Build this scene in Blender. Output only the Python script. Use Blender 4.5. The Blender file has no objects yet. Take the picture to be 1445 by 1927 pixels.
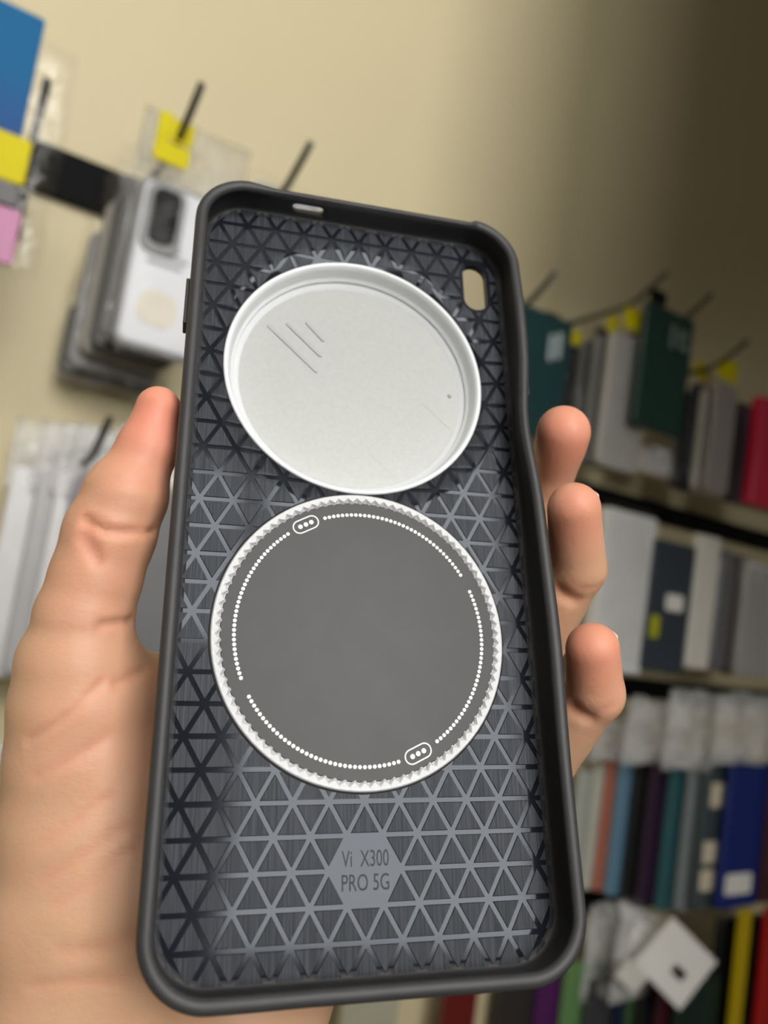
import bpy, bmesh, math, random
import numpy as np
from mathutils import Vector, Matrix, Euler
from mathutils.geometry import delaunay_2d_cdt

random.seed(7)
rng = np.random.default_rng(7)
scene = bpy.context.scene
C = scene.collection

# ------------------------------------------------------------------ camera
FPX, CX, CY = 1456.9, 722.5, 963.5
# rows: world X (along the display wall), world Y (into the wall), world Z (up), in camera axes
M3 = np.array([[0.83981, -0.17796, -0.51288], [-0.5215, -0.00192, -0.85325], [0.15086, 0.98404, -0.09442]])
EYE = np.array([0.0, 0.0, 1.30])
cam_data = bpy.data.cameras.new('camera')
cam = bpy.data.objects.new('camera', cam_data)
C.objects.link(cam)
mw = Matrix.Identity(4)
for i in range(3):
    for j in range(3):
        mw[i][j] = M3[i][j]
    mw[i][3] = EYE[i]
cam.matrix_world = mw
cam_data.sensor_fit = 'HORIZONTAL'
cam_data.sensor_width = 36.0
cam_data.lens = FPX / 1445 * 36.0
cam_data.clip_start = 0.01
cam_data.clip_end = 50
cam_data.dof.use_dof = True
cam_data.dof.focus_distance = 0.155
cam_data.dof.aperture_fstop = cam_data.lens / 2.6
scene.camera = cam

# ------------------------------------------------------------------ world, exposure
world = bpy.data.worlds.new('world')
scene.world = world
world.use_nodes = True
bg = world.node_tree.nodes['Background']
bg.inputs[0].default_value = (0.75, 0.85, 1.0, 1)
bg.inputs[1].default_value = 0.5
WINDOW_STRENGTH = 13.5
scene.view_settings.view_transform = 'Standard'
scene.view_settings.look = 'None'
scene.view_settings.exposure = 0.0
scene.view_settings.gamma = 1.0
scene.view_settings.use_curve_mapping = False
scene.cycles.max_bounces = 8
scene.cycles.transparent_max_bounces = 24
scene.cycles.caustics_reflective = False
scene.cycles.caustics_refractive = False
scene.cycles.sample_clamp_indirect = 4.0


# ------------------------------------------------------------------ helpers
def at(px, py, Y):
    """a point of the room on the plane Y (metres in front of the eye, towards the display wall)"""
    r = M3 @ np.array([(px - CX) / FPX, -(py - CY) / FPX, -1.0])
    return EYE + r * (Y / r[1])


def mat(name, color, rough=0.5, metal=0.0, noise=0.0, nscale=20.0, bump=0.0, bscale=200.0, spec=0.5,
        sss=0.0, coat=0.0, emission=None, strength=0.0, alpha=None, aniso=None):
    m = bpy.data.materials.new(name)
    m.use_nodes = True
    nt = m.node_tree
    b = nt.nodes['Principled BSDF']
    b.inputs['Base Color'].default_value = (*color, 1)
    b.inputs['Roughness'].default_value = rough
    b.inputs['Metallic'].default_value = metal
    b.inputs['Specular IOR Level'].default_value = spec
    b.inputs['Coat Weight'].default_value = coat
    if sss:
        b.inputs['Subsurface Weight'].default_value = sss
    if emission:
        b.inputs['Emission Color'].default_value = (*emission, 1)
        b.inputs['Emission Strength'].default_value = strength
    tc = nt.nodes.new('ShaderNodeTexCoord')
    if noise:
        n = nt.nodes.new('ShaderNodeTexNoise')
        n.inputs['Scale'].default_value = nscale
        n.inputs['Detail'].default_value = 4
        nt.links.new(tc.outputs['Object'], n.inputs['Vector'])
        mx = nt.nodes.new('ShaderNodeMix')
        mx.data_type = 'RGBA'
        mx.inputs[6].default_value = (*[max(0, c * (1 - noise)) for c in color], 1)
        mx.inputs[7].default_value = (*[min(1, c * (1 + noise)) for c in color], 1)
        nt.links.new(n.outputs['Fac'], mx.inputs[0])
        nt.links.new(mx.outputs[2], b.inputs['Base Color'])
    if bump:
        n2 = nt.nodes.new('ShaderNodeTexNoise')
        n2.inputs['Scale'].default_value = bscale
        n2.inputs['Detail'].default_value = 3
        nt.links.new(tc.outputs['Object'], n2.inputs['Vector'])
        bp = nt.nodes.new('ShaderNodeBump')
        bp.inputs['Strength'].default_value = bump
        bp.inputs['Distance'].default_value = 0.001
        nt.links.new(n2.outputs['Fac'], bp.inputs['Height'])
        nt.links.new(bp.outputs['Normal'], b.inputs['Normal'])
    return m


def mesh_obj(name, verts, faces, material=None, parent=None, smooth=False):
    me = bpy.data.meshes.new(name)
    me.from_pydata([tuple(map(float, v)) for v in verts], [], [tuple(f) for f in faces])
    me.update()
    return link_mesh(name, me, material, parent, smooth)


def link_mesh(name, me, material=None, parent=None, smooth=False):
    o = bpy.data.objects.new(name, me)
    C.objects.link(o)
    if material is not None and not me.materials:
        me.materials.append(material)
    if smooth:
        me.polygons.foreach_set('use_smooth', [True] * len(me.polygons))
    if parent is not None:
        o.parent = parent
    return o


def bm_obj(name, bm, material=None, parent=None, smooth=False):
    me = bpy.data.meshes.new(name)
    bm.normal_update()
    bm.to_mesh(me)
    bm.free()
    return link_mesh(name, me, material, parent, smooth)


def empty(name, loc=(0, 0, 0)):
    o = bpy.data.objects.new(name, None)
    o.empty_display_size = 0.02
    C.objects.link(o)
    o.location = loc
    return o


def tag(o, label=None, cat=None, group=None, kind=None):
    if label:
        o['label'] = label
    if cat:
        o['category'] = cat
    if group:
        o['group'] = group
    if kind:
        o['kind'] = kind
    return o


def box_bm(x0, x1, y0, y1, z0, z1, bm=None):
    bm = bm or bmesh.new()
    vs = [bm.verts.new((x, y, z)) for x in (x0, x1) for y in (y0, y1) for z in (z0, z1)]
    for f in ((0, 1, 3, 2), (4, 6, 7, 5), (0, 4, 5, 1), (2, 3, 7, 6), (0, 2, 6, 4), (1, 5, 7, 3)):
        bm.faces.new([vs[i] for i in f])
    return bm


def box(name, x0, x1, y0, y1, z0, z1, material, parent=None, bevel=0.0):
    bm = box_bm(x0, x1, y0, y1, z0, z1)
    bmesh.ops.recalc_face_normals(bm, faces=bm.faces)
    if bevel:
        bmesh.ops.bevel(bm, geom=list(bm.edges), offset=bevel, segments=2, affect='EDGES', profile=0.7)
    return bm_obj(name, bm, material, parent)


def rrect(x0, x1, z0, z1, r, seg=6):
    """counter-clockwise rounded rectangle outline"""
    pts = []
    for cx, cz, a0 in ((x1 - r, z0 + r, -90), (x1 - r, z1 - r, 0), (x0 + r, z1 - r, 90), (x0 + r, z0 + r, 180)):
        for k in range(seg + 1):
            a = math.radians(a0 + 90 * k / seg)
            pts.append((cx + r * math.cos(a), cz + r * math.sin(a)))
    return pts


def slab_xz(name, x0, x1, z0, z1, y0, y1, r, material, parent=None, edge=0.0015):
    """a rounded plate standing parallel to the wall; y0 is the face towards the room"""
    out = rrect(x0, x1, z0, z1, r)
    inn = rrect(x0 + edge, x1 - edge, z0 + edge, z1 - edge, max(r - edge, 0.0005))
    n = len(out)
    V, F = [], []
    for ring, y in ((inn, y0), (out, y0 + edge), (out, y1 - edge), (inn, y1)):
        V += [(x, y, z) for x, z in ring]
    for k in range(3):
        for i in range(n):
            j = (i + 1) % n
            F.append((k * n + i, k * n + j, (k + 1) * n + j, (k + 1) * n + i))
    F.append(tuple(range(n - 1, -1, -1))[::-1])
    F.append(tuple(range(4 * n - 1, 3 * n - 1, -1)))
    bm = bmesh.new()
    bv = [bm.verts.new(v) for v in V]
    for f in F:
        bm.faces.new([bv[i] for i in f])
    bmesh.ops.recalc_face_normals(bm, faces=bm.faces)
    return bm_obj(name, bm, material, parent)


def tube(name, path, radius, material, parent=None, seg=10, cap=True):
    """round bar along a list of points; radius may be a list"""
    P = [Vector(p) for p in path]
    R = radius if isinstance(radius, (list, tuple)) else [radius] * len(P)
    V, F = [], []
    up = Vector((0.13, 0.2, 0.97)).normalized()
    for i, p in enumerate(P):
        d = (P[min(i + 1, len(P) - 1)] - P[max(i - 1, 0)]).normalized()
        a = d.cross(up)
        if a.length < 1e-4:
            a = d.cross(Vector((1, 0, 0)))
        a.normalize()
        b = d.cross(a)
        for k in range(seg):
            t = 2 * math.pi * k / seg
            V.append(p + (a * math.cos(t) + b * math.sin(t)) * R[i])
    for i in range(len(P) - 1):
        for k in range(seg):
            k2 = (k + 1) % seg
            F.append((i * seg + k, i * seg + k2, (i + 1) * seg + k2, (i + 1) * seg + k))
    if cap:
        F.append(tuple(range(seg - 1, -1, -1)))
        F.append(tuple(range((len(P) - 1) * seg, len(P) * seg)))
    return mesh_obj(name, V, F, material, parent, smooth=True)


# ------------------------------------------------------------------ the room
WALL_Y = 0.80
m_wall = mat('cream_paint', (0.66, 0.575, 0.36), 0.6, noise=0.05, nscale=3, bump=0.08, bscale=300)
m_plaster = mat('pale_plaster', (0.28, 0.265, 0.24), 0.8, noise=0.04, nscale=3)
m_floor = mat('floor_tile', (0.30, 0.28, 0.26), 0.5, noise=0.15, nscale=6)
m_ceiling = mat('ceiling_paint', (0.50, 0.49, 0.46), 0.9, noise=0.03, nscale=4)
m_frame = mat('window_frame_paint', (0.55, 0.55, 0.55), 0.4, noise=0.05, nscale=10)
m_day = mat('daylit_pane', (0.9, 0.9, 0.9), 0.3, emission=(1.0, 0.985, 0.96), strength=WINDOW_STRENGTH)
XL, XR, YB, ZC = -1.6, 2.2, -1.3, 3.0
tag(box('wall_front', XL - .1, XR + .1, WALL_Y, WALL_Y + .1, 0, ZC, m_wall), kind='structure')
tag(box('wall_left', XL - .1, XL, YB - .1, WALL_Y, 0, ZC, m_plaster), kind='structure')
tag(box('wall_right', XR, XR + .1, YB - .1, WALL_Y, 0, ZC, m_plaster), kind='structure')
tag(box('floor', XL - .1, XR + .1, YB - .1, WALL_Y + .1, -.1, 0, m_floor), kind='structure')
tag(box('ceiling', XL - .1, XR + .1, YB - .1, WALL_Y + .1, ZC, ZC + .1, m_ceiling), kind='structure')
WINS = [(-0.335, 0.285, 1.465, 2.74), (-0.90, -0.375, 2.13, 2.74)]


def wall_back():
    xs = sorted({XL - .1, XR + .1, *[w[0] for w in WINS], *[w[1] for w in WINS]})
    zs = sorted({0, ZC, *[w[2] for w in WINS], *[w[3] for w in WINS]})
    bm = bmesh.new()
    for i in range(len(xs) - 1):
        for j in range(len(zs) - 1):
            xm, zm = (xs[i] + xs[i + 1]) / 2, (zs[j] + zs[j + 1]) / 2
            if any(w[0] < xm < w[1] and w[2] < zm < w[3] for w in WINS):
                continue
            box_bm(xs[i], xs[i + 1], YB - .1, YB, zs[j], zs[j + 1], bm)
    bmesh.ops.remove_doubles(bm, verts=bm.verts, dist=1e-5)
    return tag(bm_obj('wall_back', bm, m_plaster), kind='structure')


wall_back()
for k, (x0, x1, z0, z1) in enumerate(WINS):
    w = tag(empty('window_%d' % (k + 1), ((x0 + x1) / 2, YB - .05, z0)), kind='structure')
    mi = Matrix.Translation(-w.location)
    pane = box('pane', x0, x1, YB - .06, YB - .05, z0, z1, m_day)
    fr = bmesh.new()
    t = 0.012
    for a in ((x0, x1, z0, z0 + t), (x0, x1, z1 - t, z1), (x0, x0 + t, z0, z1), (x1 - t, x1, z0, z1)):
        box_bm(a[0], a[1], YB - .05, YB - .02, a[2], a[3], fr)
    frame = bm_obj('window_frame', fr, m_frame)
    for o in (pane, frame):
        o.parent = w
        o.matrix_parent_inverse = mi
# unseen blocker added below the ceiling to shade the wall's far upper end
tag(box('added_shade_block', 0.40, 0.54, -0.85, 0.16, 1.67, ZC, m_plaster), kind='structure')

# ------------------------------------------------------------------ the phone case
MM = 0.001
ROD = np.array([-0.3645, 0.2562, -0.0261])
TR = np.array([-4.7779, -5.0691, -164.9439])


def rodrigues(v):
    t = np.linalg.norm(v)
    k = v / t
    K = np.array([[0, -k[2], k[1]], [k[2], 0, -k[0]], [-k[1], k[0], 0]])
    return np.eye(3) + math.sin(t) * K + (1 - math.cos(t)) * K @ K


RC = rodrigues(ROD)
case = empty('phone_case')
cw = Matrix.Identity(4)
RW = M3 @ RC
TW = EYE + M3 @ (TR * MM)
for i in range(3):
    for j in range(3):
        cw[i][j] = RW[i][j]
    cw[i][3] = TW[i]
case.matrix_world = cw
tag(case, 'black rubber phone case held open side forward, with round lens ring and magnet disc', 'phone case')


def case_mat(name, color, rough, brushed=False, spec=0.5, noise=0.0, nscale=150.0, bump=0.0, bscale=800., coat=0., tint=None):
    m = bpy.data.materials.new(name)
    m.use_nodes = True
    nt = m.node_tree
    b = nt.nodes['Principled BSDF']
    b.inputs['Base Color'].default_value = (*color, 1)
    b.inputs['Roughness'].default_value = rough
    b.inputs['Specular IOR Level'].default_value = spec
    b.inputs['Coat Weight'].default_value = coat
    if tint:
        b.inputs['Specular Tint'].default_value = (*tint, 1)
    tc = nt.nodes.new('ShaderNodeTexCoord')
    tc.object = case
    if brushed:
        mp = nt.nodes.new('ShaderNodeMapping')
        mp.inputs['Scale'].default_value = (2600, 45, 1)
        nt.links.new(tc.outputs['Object'], mp.inputs['Vector'])
        n = nt.nodes.new('ShaderNodeTexNoise')
        n.inputs['Scale'].default_value = 1.0
        n.inputs['Detail'].default_value = 3
        nt.links.new(mp.outputs['Vector'], n.inputs['Vector'])
        cr = nt.nodes.new('ShaderNodeValToRGB')
        cr.color_ramp.elements[0].position = 0.3
        cr.color_ramp.elements[1].position = 0.7
        cr.color_ramp.elements[0].color = (*[c * 0.45 for c in color], 1)
        cr.color_ramp.elements[1].color = (*[c * 1.6 for c in color], 1)
        nt.links.new(n.outputs['Fac'], cr.inputs['Fac'])
        nt.links.new(cr.outputs['Color'], b.inputs['Base Color'])
        bp = nt.nodes.new('ShaderNodeBump')
        bp.inputs['Strength'].default_value = 0.35
        bp.inputs['Distance'].default_value = 0.0002
        nt.links.new(n.outputs['Fac'], bp.inputs['Height'])
        nt.links.new(bp.outputs['Normal'], b.inputs['Normal'])
    elif noise:
        n = nt.nodes.new('ShaderNodeTexNoise')
        n.inputs['Scale'].default_value = nscale
        n.inputs['Detail'].default_value = 5
        nt.links.new(tc.outputs['Object'], n.inputs['Vector'])
        mx = nt.nodes.new('ShaderNodeMix')
        mx.data_type = 'RGBA'
        mx.inputs[6].default_value = (*[max(0, c * (1 - noise)) for c in color], 1)
        mx.inputs[7].default_value = (*[min(1, c * (1 + noise)) for c in color], 1)
        nt.links.new(n.outputs['Fac'], mx.inputs[0])
        nt.links.new(mx.outputs[2], b.inputs['Base Color'])
    if bump:
        n2 = nt.nodes.new('ShaderNodeTexNoise')
        n2.inputs['Scale'].default_value = bscale
        nt.links.new(tc.outputs['Object'], n2.inputs['Vector'])
        bp = nt.nodes.new('ShaderNodeBump')
        bp.inputs['Strength'].default_value = bump
        bp.inputs['Distance'].default_value = 0.0002
        nt.links.new(n2.outputs['Fac'], bp.inputs['Height'])
        nt.links.new(bp.outputs['Normal'], b.inputs['Normal'])
    return m


m_rubber = case_mat('black_rubber', (0.034, 0.0335, 0.0355), 0.55, spec=0.5, noise=0.2, nscale=300, bump=0.05)
m_gloss = case_mat('glossy_black_rubber', (0.010, 0.011, 0.016), 0.09, spec=0.23, tint=(0.86, 0.92, 1.0))  # bluish specular tint puts the window light's blue into the reflections
m_brush = case_mat('brushed_black_rubber', (0.029, 0.0305, 0.035), 0.45, brushed=True, spec=0.2, tint=(0.85, 0.92, 1.0))
m_white = case_mat('white_plastic', (0.60, 0.61, 0.625), 0.38, noise=0.03, nscale=300)
m_silver = case_mat('satin_white_ring', (0.82, 0.84, 0.86), 0.3, noise=0.04, nscale=200)
m_frost = case_mat('frosted_cover', (0.40, 0.41, 0.395), 0.35, noise=0.10, nscale=900, bump=0.15, bscale=1500)
m_disc = case_mat('dark_grey_disc', (0.032, 0.0325, 0.033), 0.42, spec=0.3, noise=0.22, nscale=120, bump=0.04, bscale=400)
m_print = case_mat('white_print', (0.85, 0.85, 0.83), 0.6, noise=0.03)
m_mark = case_mat('engraved_letter', (0.010, 0.011, 0.014), 0.32, spec=0.13)
m_emboss = case_mat('clear_embossing', (0.40, 0.41, 0.40), 0.25, noise=0.05)

X0, HX, HY, CR = 0.2, 39.5, 84.2, 12.0      # centre x, half sizes, corner radius in millimetres
Y0 = -0.2
LENS = (-0.35, 40.5)
LR = 30.4
MAG = (-0.1, -21.2)
MR = 30.2
STRAP = (30.3, 68.8, 3.1, 6.8)               # centre, half width, half height


def outline(inset=0.0, seg=16, step=3.0):
    """rounded outline, counter-clockwise, with outward normals"""
    hx, hy, r = HX - inset, HY - inset, CR - inset
    pts = []
    arcs = ((hx - r, -hy + r, -90), (hx - r, hy - r, 0), (-hx + r, hy - r, 90), (-hx + r, -hy + r, 180))
    for q, (cx, cy, a0) in enumerate(arcs):
        for k in range(seg + 1):
            a = math.radians(a0 + 90 * k / seg)
            pts.append((cx + r * math.cos(a), cy + r * math.sin(a), math.cos(a), math.sin(a)))
        nx = arcs[(q + 1) % 4]
        a = math.radians(a0 + 90)
        p0 = (cx + r * math.cos(a), cy + r * math.sin(a))
        p1 = (nx[0] + r * math.cos(a), nx[1] + r * math.sin(a))
        L = math.hypot(p1[0] - p0[0], p1[1] - p0[1])
        n = int(L / step)
        for k in range(1, n):
            t = k / n
            pts.append((p0[0] + (p1[0] - p0[0]) * t, p0[1] + (p1[1] - p0[1]) * t, math.cos(a), math.sin(a)))
    return [(x + X0, y + Y0, nx, ny) for x, y, nx, ny in pts]


def squeeze(x, y, z):
    """the fingers press the right wall in a little"""
    w = max(0.0, min(1.0, (x - 30) / 9.0)) * max(0.0, min(1.0, z / 6.0))
    dx = -1.9 * math.exp(-((y - 27) / 13.0) ** 2) + 0.6 * math.exp(-((y + 22) / 16.0) ** 2)
    return x + dx * w


def sm(t):
    t = max(0.0, min(1.0, t))
    return t * t * (3 - 2 * t)


def rim_profile(x, y, nx, ny):
    H = 8.8
    lip = 1.0
    if y > 60:
        H = 8.8 - 1.1 * sm((y - 55) / 24)
    if ny > 0.98:
        k = sm((x + 25) / 1.4) * sm((29 - x) / 1.4)
        H -= 0.9 * k
        lip = 1.0 - 0.75 * k
    if ny < -0.98:
        k = sm((x + 22) / 10) * sm((20 - x) / 10)
        H -= 0.35 * k
    L = lip
    return [(3.6, -1.0), (3.0, -1.7), (1.7, -1.75), (0.8, -1.35), (0.2, -0.5), (0.0, 0.8), (0.0, H - 2.6), (0.08, H - 1.3),
            (0.35, H - 0.55), (0.85, H - 0.12), (1.4, H), (2.0 - .4 * (1 - L), H - 0.08), (2.55 - .9 * (1 - L), H - 0.4),
            (2.85 - 1.1 * (1 - L), H - 0.95), (2.75 - .8 * (1 - L), H - 1.5), (2.35 - .3 * (1 - L), H - 1.9), (2.15, H - 2.4), (2.1, 3.0),
            (2.15, 1.0), (2.35, 0.45), (2.75, 0.12), (3.6, 0.0)]


def build_shell():
    st = outline()
    V, F = [], []
    for x, y, nx, ny in st:
        pr = rim_profile(x, y, nx, ny)
        for d, z in pr:
            px, py = x - nx * d, y - ny * d
            V.append((squeeze(px, py, z) * MM, py * MM, z * MM))
    n, m = len(st), len(pr)
    for i in range(n):
        j = (i + 1) % n
        for k in range(m):
            k2 = (k + 1) % m
            F.append((i * m + k, j * m + k, j * m + k2, i * m + k2))
    o = mesh_obj('shell', V, F, m_rubber, case, smooth=True)
    bm = bmesh.new()
    bm.from_mesh(o.data)
    bmesh.ops.recalc_face_normals(bm, faces=bm.faces)
    bm.to_mesh(o.data)
    bm.free()
    # the sound slot through the top wall
    pts = []
    for k in range(24):
        a = 2 * math.pi * k / 24
        cx = 2.6 if math.cos(a) > 0 else -2.6
        pts.append((-13.2 + cx + 1.2 * math.cos(a), 3.1 + 1.2 * math.sin(a)))
    cv = [((x - .5) * MM, 78 * MM, (z + 2.9) * MM) for x, z in pts] + [((x + .9) * MM, 90 * MM, (z - 5.5) * MM) for x, z in pts]
    cf = [tuple(range(24)), tuple(range(47, 23, -1))] + [(k, 24 + k, 24 + (k + 1) % 24, (k + 1) % 24) for k in range(24)]
    cut = mesh_obj('cutter', cv, cf)
    cut.parent = case
    bm = bmesh.new()
    bm.from_mesh(cut.data)
    bmesh.ops.recalc_face_normals(bm, faces=bm.faces)
    bm.to_mesh(cut.data)
    bm.free()
    md = o.modifiers.new('slot', 'BOOLEAN')
    md.operation = 'DIFFERENCE'
    md.solver = 'EXACT'
    md.object = cut
    bpy.context.view_layer.update()
    dg = bpy.context.evaluated_depsgraph_get()
    me = bpy.data.meshes.new_from_object(o.evaluated_get(dg))
    o.modifiers.clear()
    o.data = me
    bpy.data.objects.remove(cut)
    return o


shell = build_shell()


def dip(x, y):
    """the floor rolls down into the lens opening"""
    r = math.hypot(x - LENS[0], y - LENS[1])
    t = max(0.0, min(1.0, (LR + 5.0 - r) / 5.0))
    return -1.15 * t * t


def stadium(cx, cy, hw, hh, seg=12):
    pts = []
    for cyy, a0 in ((cy + hh - hw, 0), (cy - hh + hw, 180)):
        for k in range(seg + 1):
            a = math.radians(a0 + 180 * k / seg)
            pts.append((cx + hw * math.cos(a), cyy + hw * math.sin(a)))
    return pts


def in_stadium(x, y, g=0.0):
    cx, cy, hw, hh = STRAP
    yy = max(cy - hh + hw, min(cy + hh - hw, y))
    return math.hypot(x - cx, y - yy) < hw + g


def circle(c, r, n=96):
    return [(c[0] + r * math.cos(2 * math.pi * k / n), c[1] + r * math.sin(2 * math.pi * k / n)) for k in range(n)]


def cdt(loops, extra=()):
    P, E = [], []
    for lp in loops:
        b = len(P)
        P += [Vector(p[:2]) for p in lp]
        E += [(b + i, b + (i + 1) % len(lp)) for i in range(len(lp))]
    P += [Vector(p) for p in extra]
    v, e, f, *_ = delaunay_2d_cdt(P, E, [], 0, 1e-5)
    return [(p.x, p.y) for p in v], [tuple(t) for t in f]


def build_floor():
    inner = [(x, y) for x, y, *_ in outline(2.9, 10, 5.0)]
    loops = [inner, circle(LENS, LR + .15), stadium(*STRAP)]
    extra = []
    for r in (0.9, 1.7, 2.5, 3.4, 4.3, 5.2):
        for p in circle(LENS, LR + r, 120):
            if not in_stadium(*p, .3) and abs(p[0] - X0) < HX - 3.4:
                extra.append(p)
    v, f = cdt(loops, extra)
    tri = []
    hx, hy, r = HX - 2.9, HY - 2.9, CR - 2.9
    for t in f:
        x = sum(v[i][0] for i in t) / 3
        y = sum(v[i][1] for i in t) / 3
        if math.hypot(x - LENS[0], y - LENS[1]) < LR + .14 or in_stadium(x, y):
            continue
        qx, qy = abs(x - X0) - (hx - r), abs(y - Y0) - (hy - r)
        if qx > 0 and qy > 0 and math.hypot(qx, qy) > r:
            continue
        tri.append(t if (v[t[1]][0] - v[t[0]][0]) * (v[t[2]][1] - v[t[0]][1]) - (v[t[1]][1] - v[t[0]][1]) * (v[t[2]][0] - v[t[0]][0]) > 0 else t[::-1])
    n = len(v)
    V = [(x * MM, y * MM, dip(x, y) * MM) for x, y in v] + [(x * MM, y * MM, -1.75 * MM) for x, y in v]
    F = list(tri) + [tuple(i + n for i in t[::-1]) for t in tri]
    seen = {}
    for t in tri:
        for a, b in ((t[0], t[1]), (t[1], t[2]), (t[2], t[0])):
            seen[(a, b)] = 1
    for a, b in list(seen):
        if (b, a) not in seen:
            k = len(V)
            V += [V[b], V[a], V[a + n], V[b + n]]
            F.append((k, k + 1, k + 2, k + 3))
    o = mesh_obj('floor_panel', V, F, m_gloss, case)
    for p in o.data.polygons:
        p.use_smooth = abs(p.normal.z) > 0.6
    return o


build_floor()

# raised brushed triangles between the glossy grooves
PITCH, ROW = 6.8, 6.8 * 0.8660254
GAP = 0.47
HX2, HY2, R2 = HX - 2.75, HY - 2.75, CR - 2.75


def inside_floor(x, y):
    qx, qy = abs(x - X0), abs(y - Y0)
    if qx > HX2 or qy > HY2:
        return False
    ex, ey = qx - (HX2 - R2), qy - (HY2 - R2)
    return not (ex > 0 and ey > 0 and math.hypot(ex, ey) > R2)


def allowed(x, y):
    return (inside_floor(x, y) and math.hypot(x - LENS[0], y - LENS[1]) > LR + .35
            and math.hypot(x - MAG[0], y - MAG[1]) > MR + .45 and not in_stadium(x, y, .9))


def tri_mesh(up):
    h = ROW
    if up:
        P = [(-PITCH / 2, -h / 3), (PITCH / 2, -h / 3), (0, 2 * h / 3)]
    else:
        P = [(-PITCH / 2, h / 3), (0, -2 * h / 3), (PITCH / 2, h / 3)]
    rin = h / 3
    a, b = (rin - GAP + .06) / rin, (rin - GAP - .06) / rin
    V = [(x * a * MM, y * a * MM, 0) for x, y in P] + [(x * b * MM, y * b * MM, .20 * MM) for x, y in P]
    F = [(3, 4, 5)] + [(i, (i + 1) % 3, 3 + (i + 1) % 3, 3 + i) for i in range(3)] + [(2, 1, 0)]
    me = bpy.data.meshes.new('triangle_panel')
    me.from_pydata(V, [], F)
    me.materials.append(m_brush)
    return me


def clipped_tile(cx, cy, P):
    loops = [P]
    d = math.hypot(cx - LENS[0], cy - LENS[1])
    if d < LR + 5:
        loops.append(circle(LENS, LR + .35, 180))
    if math.hypot(cx - MAG[0], cy - MAG[1]) < MR + 5:
        loops.append(circle(MAG, MR + .45, 180))
    if in_stadium(cx, cy, 6):
        loops.append(stadium(STRAP[0], STRAP[1], STRAP[2] + .9, STRAP[3] + .9))
    if abs(cx - X0) > HX2 - 5 or abs(cy - Y0) > HY2 - 5:
        loops.append([(x, y) for x, y, *_ in outline(2.75, 10, 5.0)])
    extra = []
    if LR - 3 < d < LR + 9:
        for i in range(1, 8):
            for j in range(1, 8 - i):
                k = 8 - i - j
                extra.append(tuple((P[0][q] * i + P[1][q] * j + P[2][q] * k) / 8 for q in (0, 1)))
    v, f = cdt(loops, extra)

    def in_tri(x, y):
        s = [(P[(i + 1) % 3][0] - P[i][0]) * (y - P[i][1]) - (P[(i + 1) % 3][1] - P[i][1]) * (x - P[i][0]) for i in range(3)]
        return all(q > 0 for q in s)
    tri, area = [], 0
    for t in f:
        x = sum(v[i][0] for i in t) / 3
        y = sum(v[i][1] for i in t) / 3
        if in_tri(x, y) and allowed(x, y):
            ar = (v[t[1]][0] - v[t[0]][0]) * (v[t[2]][1] - v[t[0]][1]) - (v[t[1]][1] - v[t[0]][1]) * (v[t[2]][0] - v[t[0]][0])
            if abs(ar) < 1e-6:
                continue
            tri.append(t if ar > 0 else t[::-1])
            area += abs(ar) / 2
    if area < 0.5:
        return None
    used = sorted({i for t in tri for i in t})
    ix = {a: b for b, a in enumerate(used)}
    n = len(used)
    V = [(v[i][0], v[i][1], dip(*v[i]) + .20) for i in used] + [(v[i][0], v[i][1], dip(*v[i]) - .04) for i in used]
    tri = [tuple(ix[i] for i in t) for t in tri]
    es = {(a, b) for t in tri for a, b in ((t[0], t[1]), (t[1], t[2]), (t[2], t[0]))}
    F = tri + [(b, a, a + n, b + n) for a, b in es if (b, a) not in es]
    return V, F, area


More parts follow.
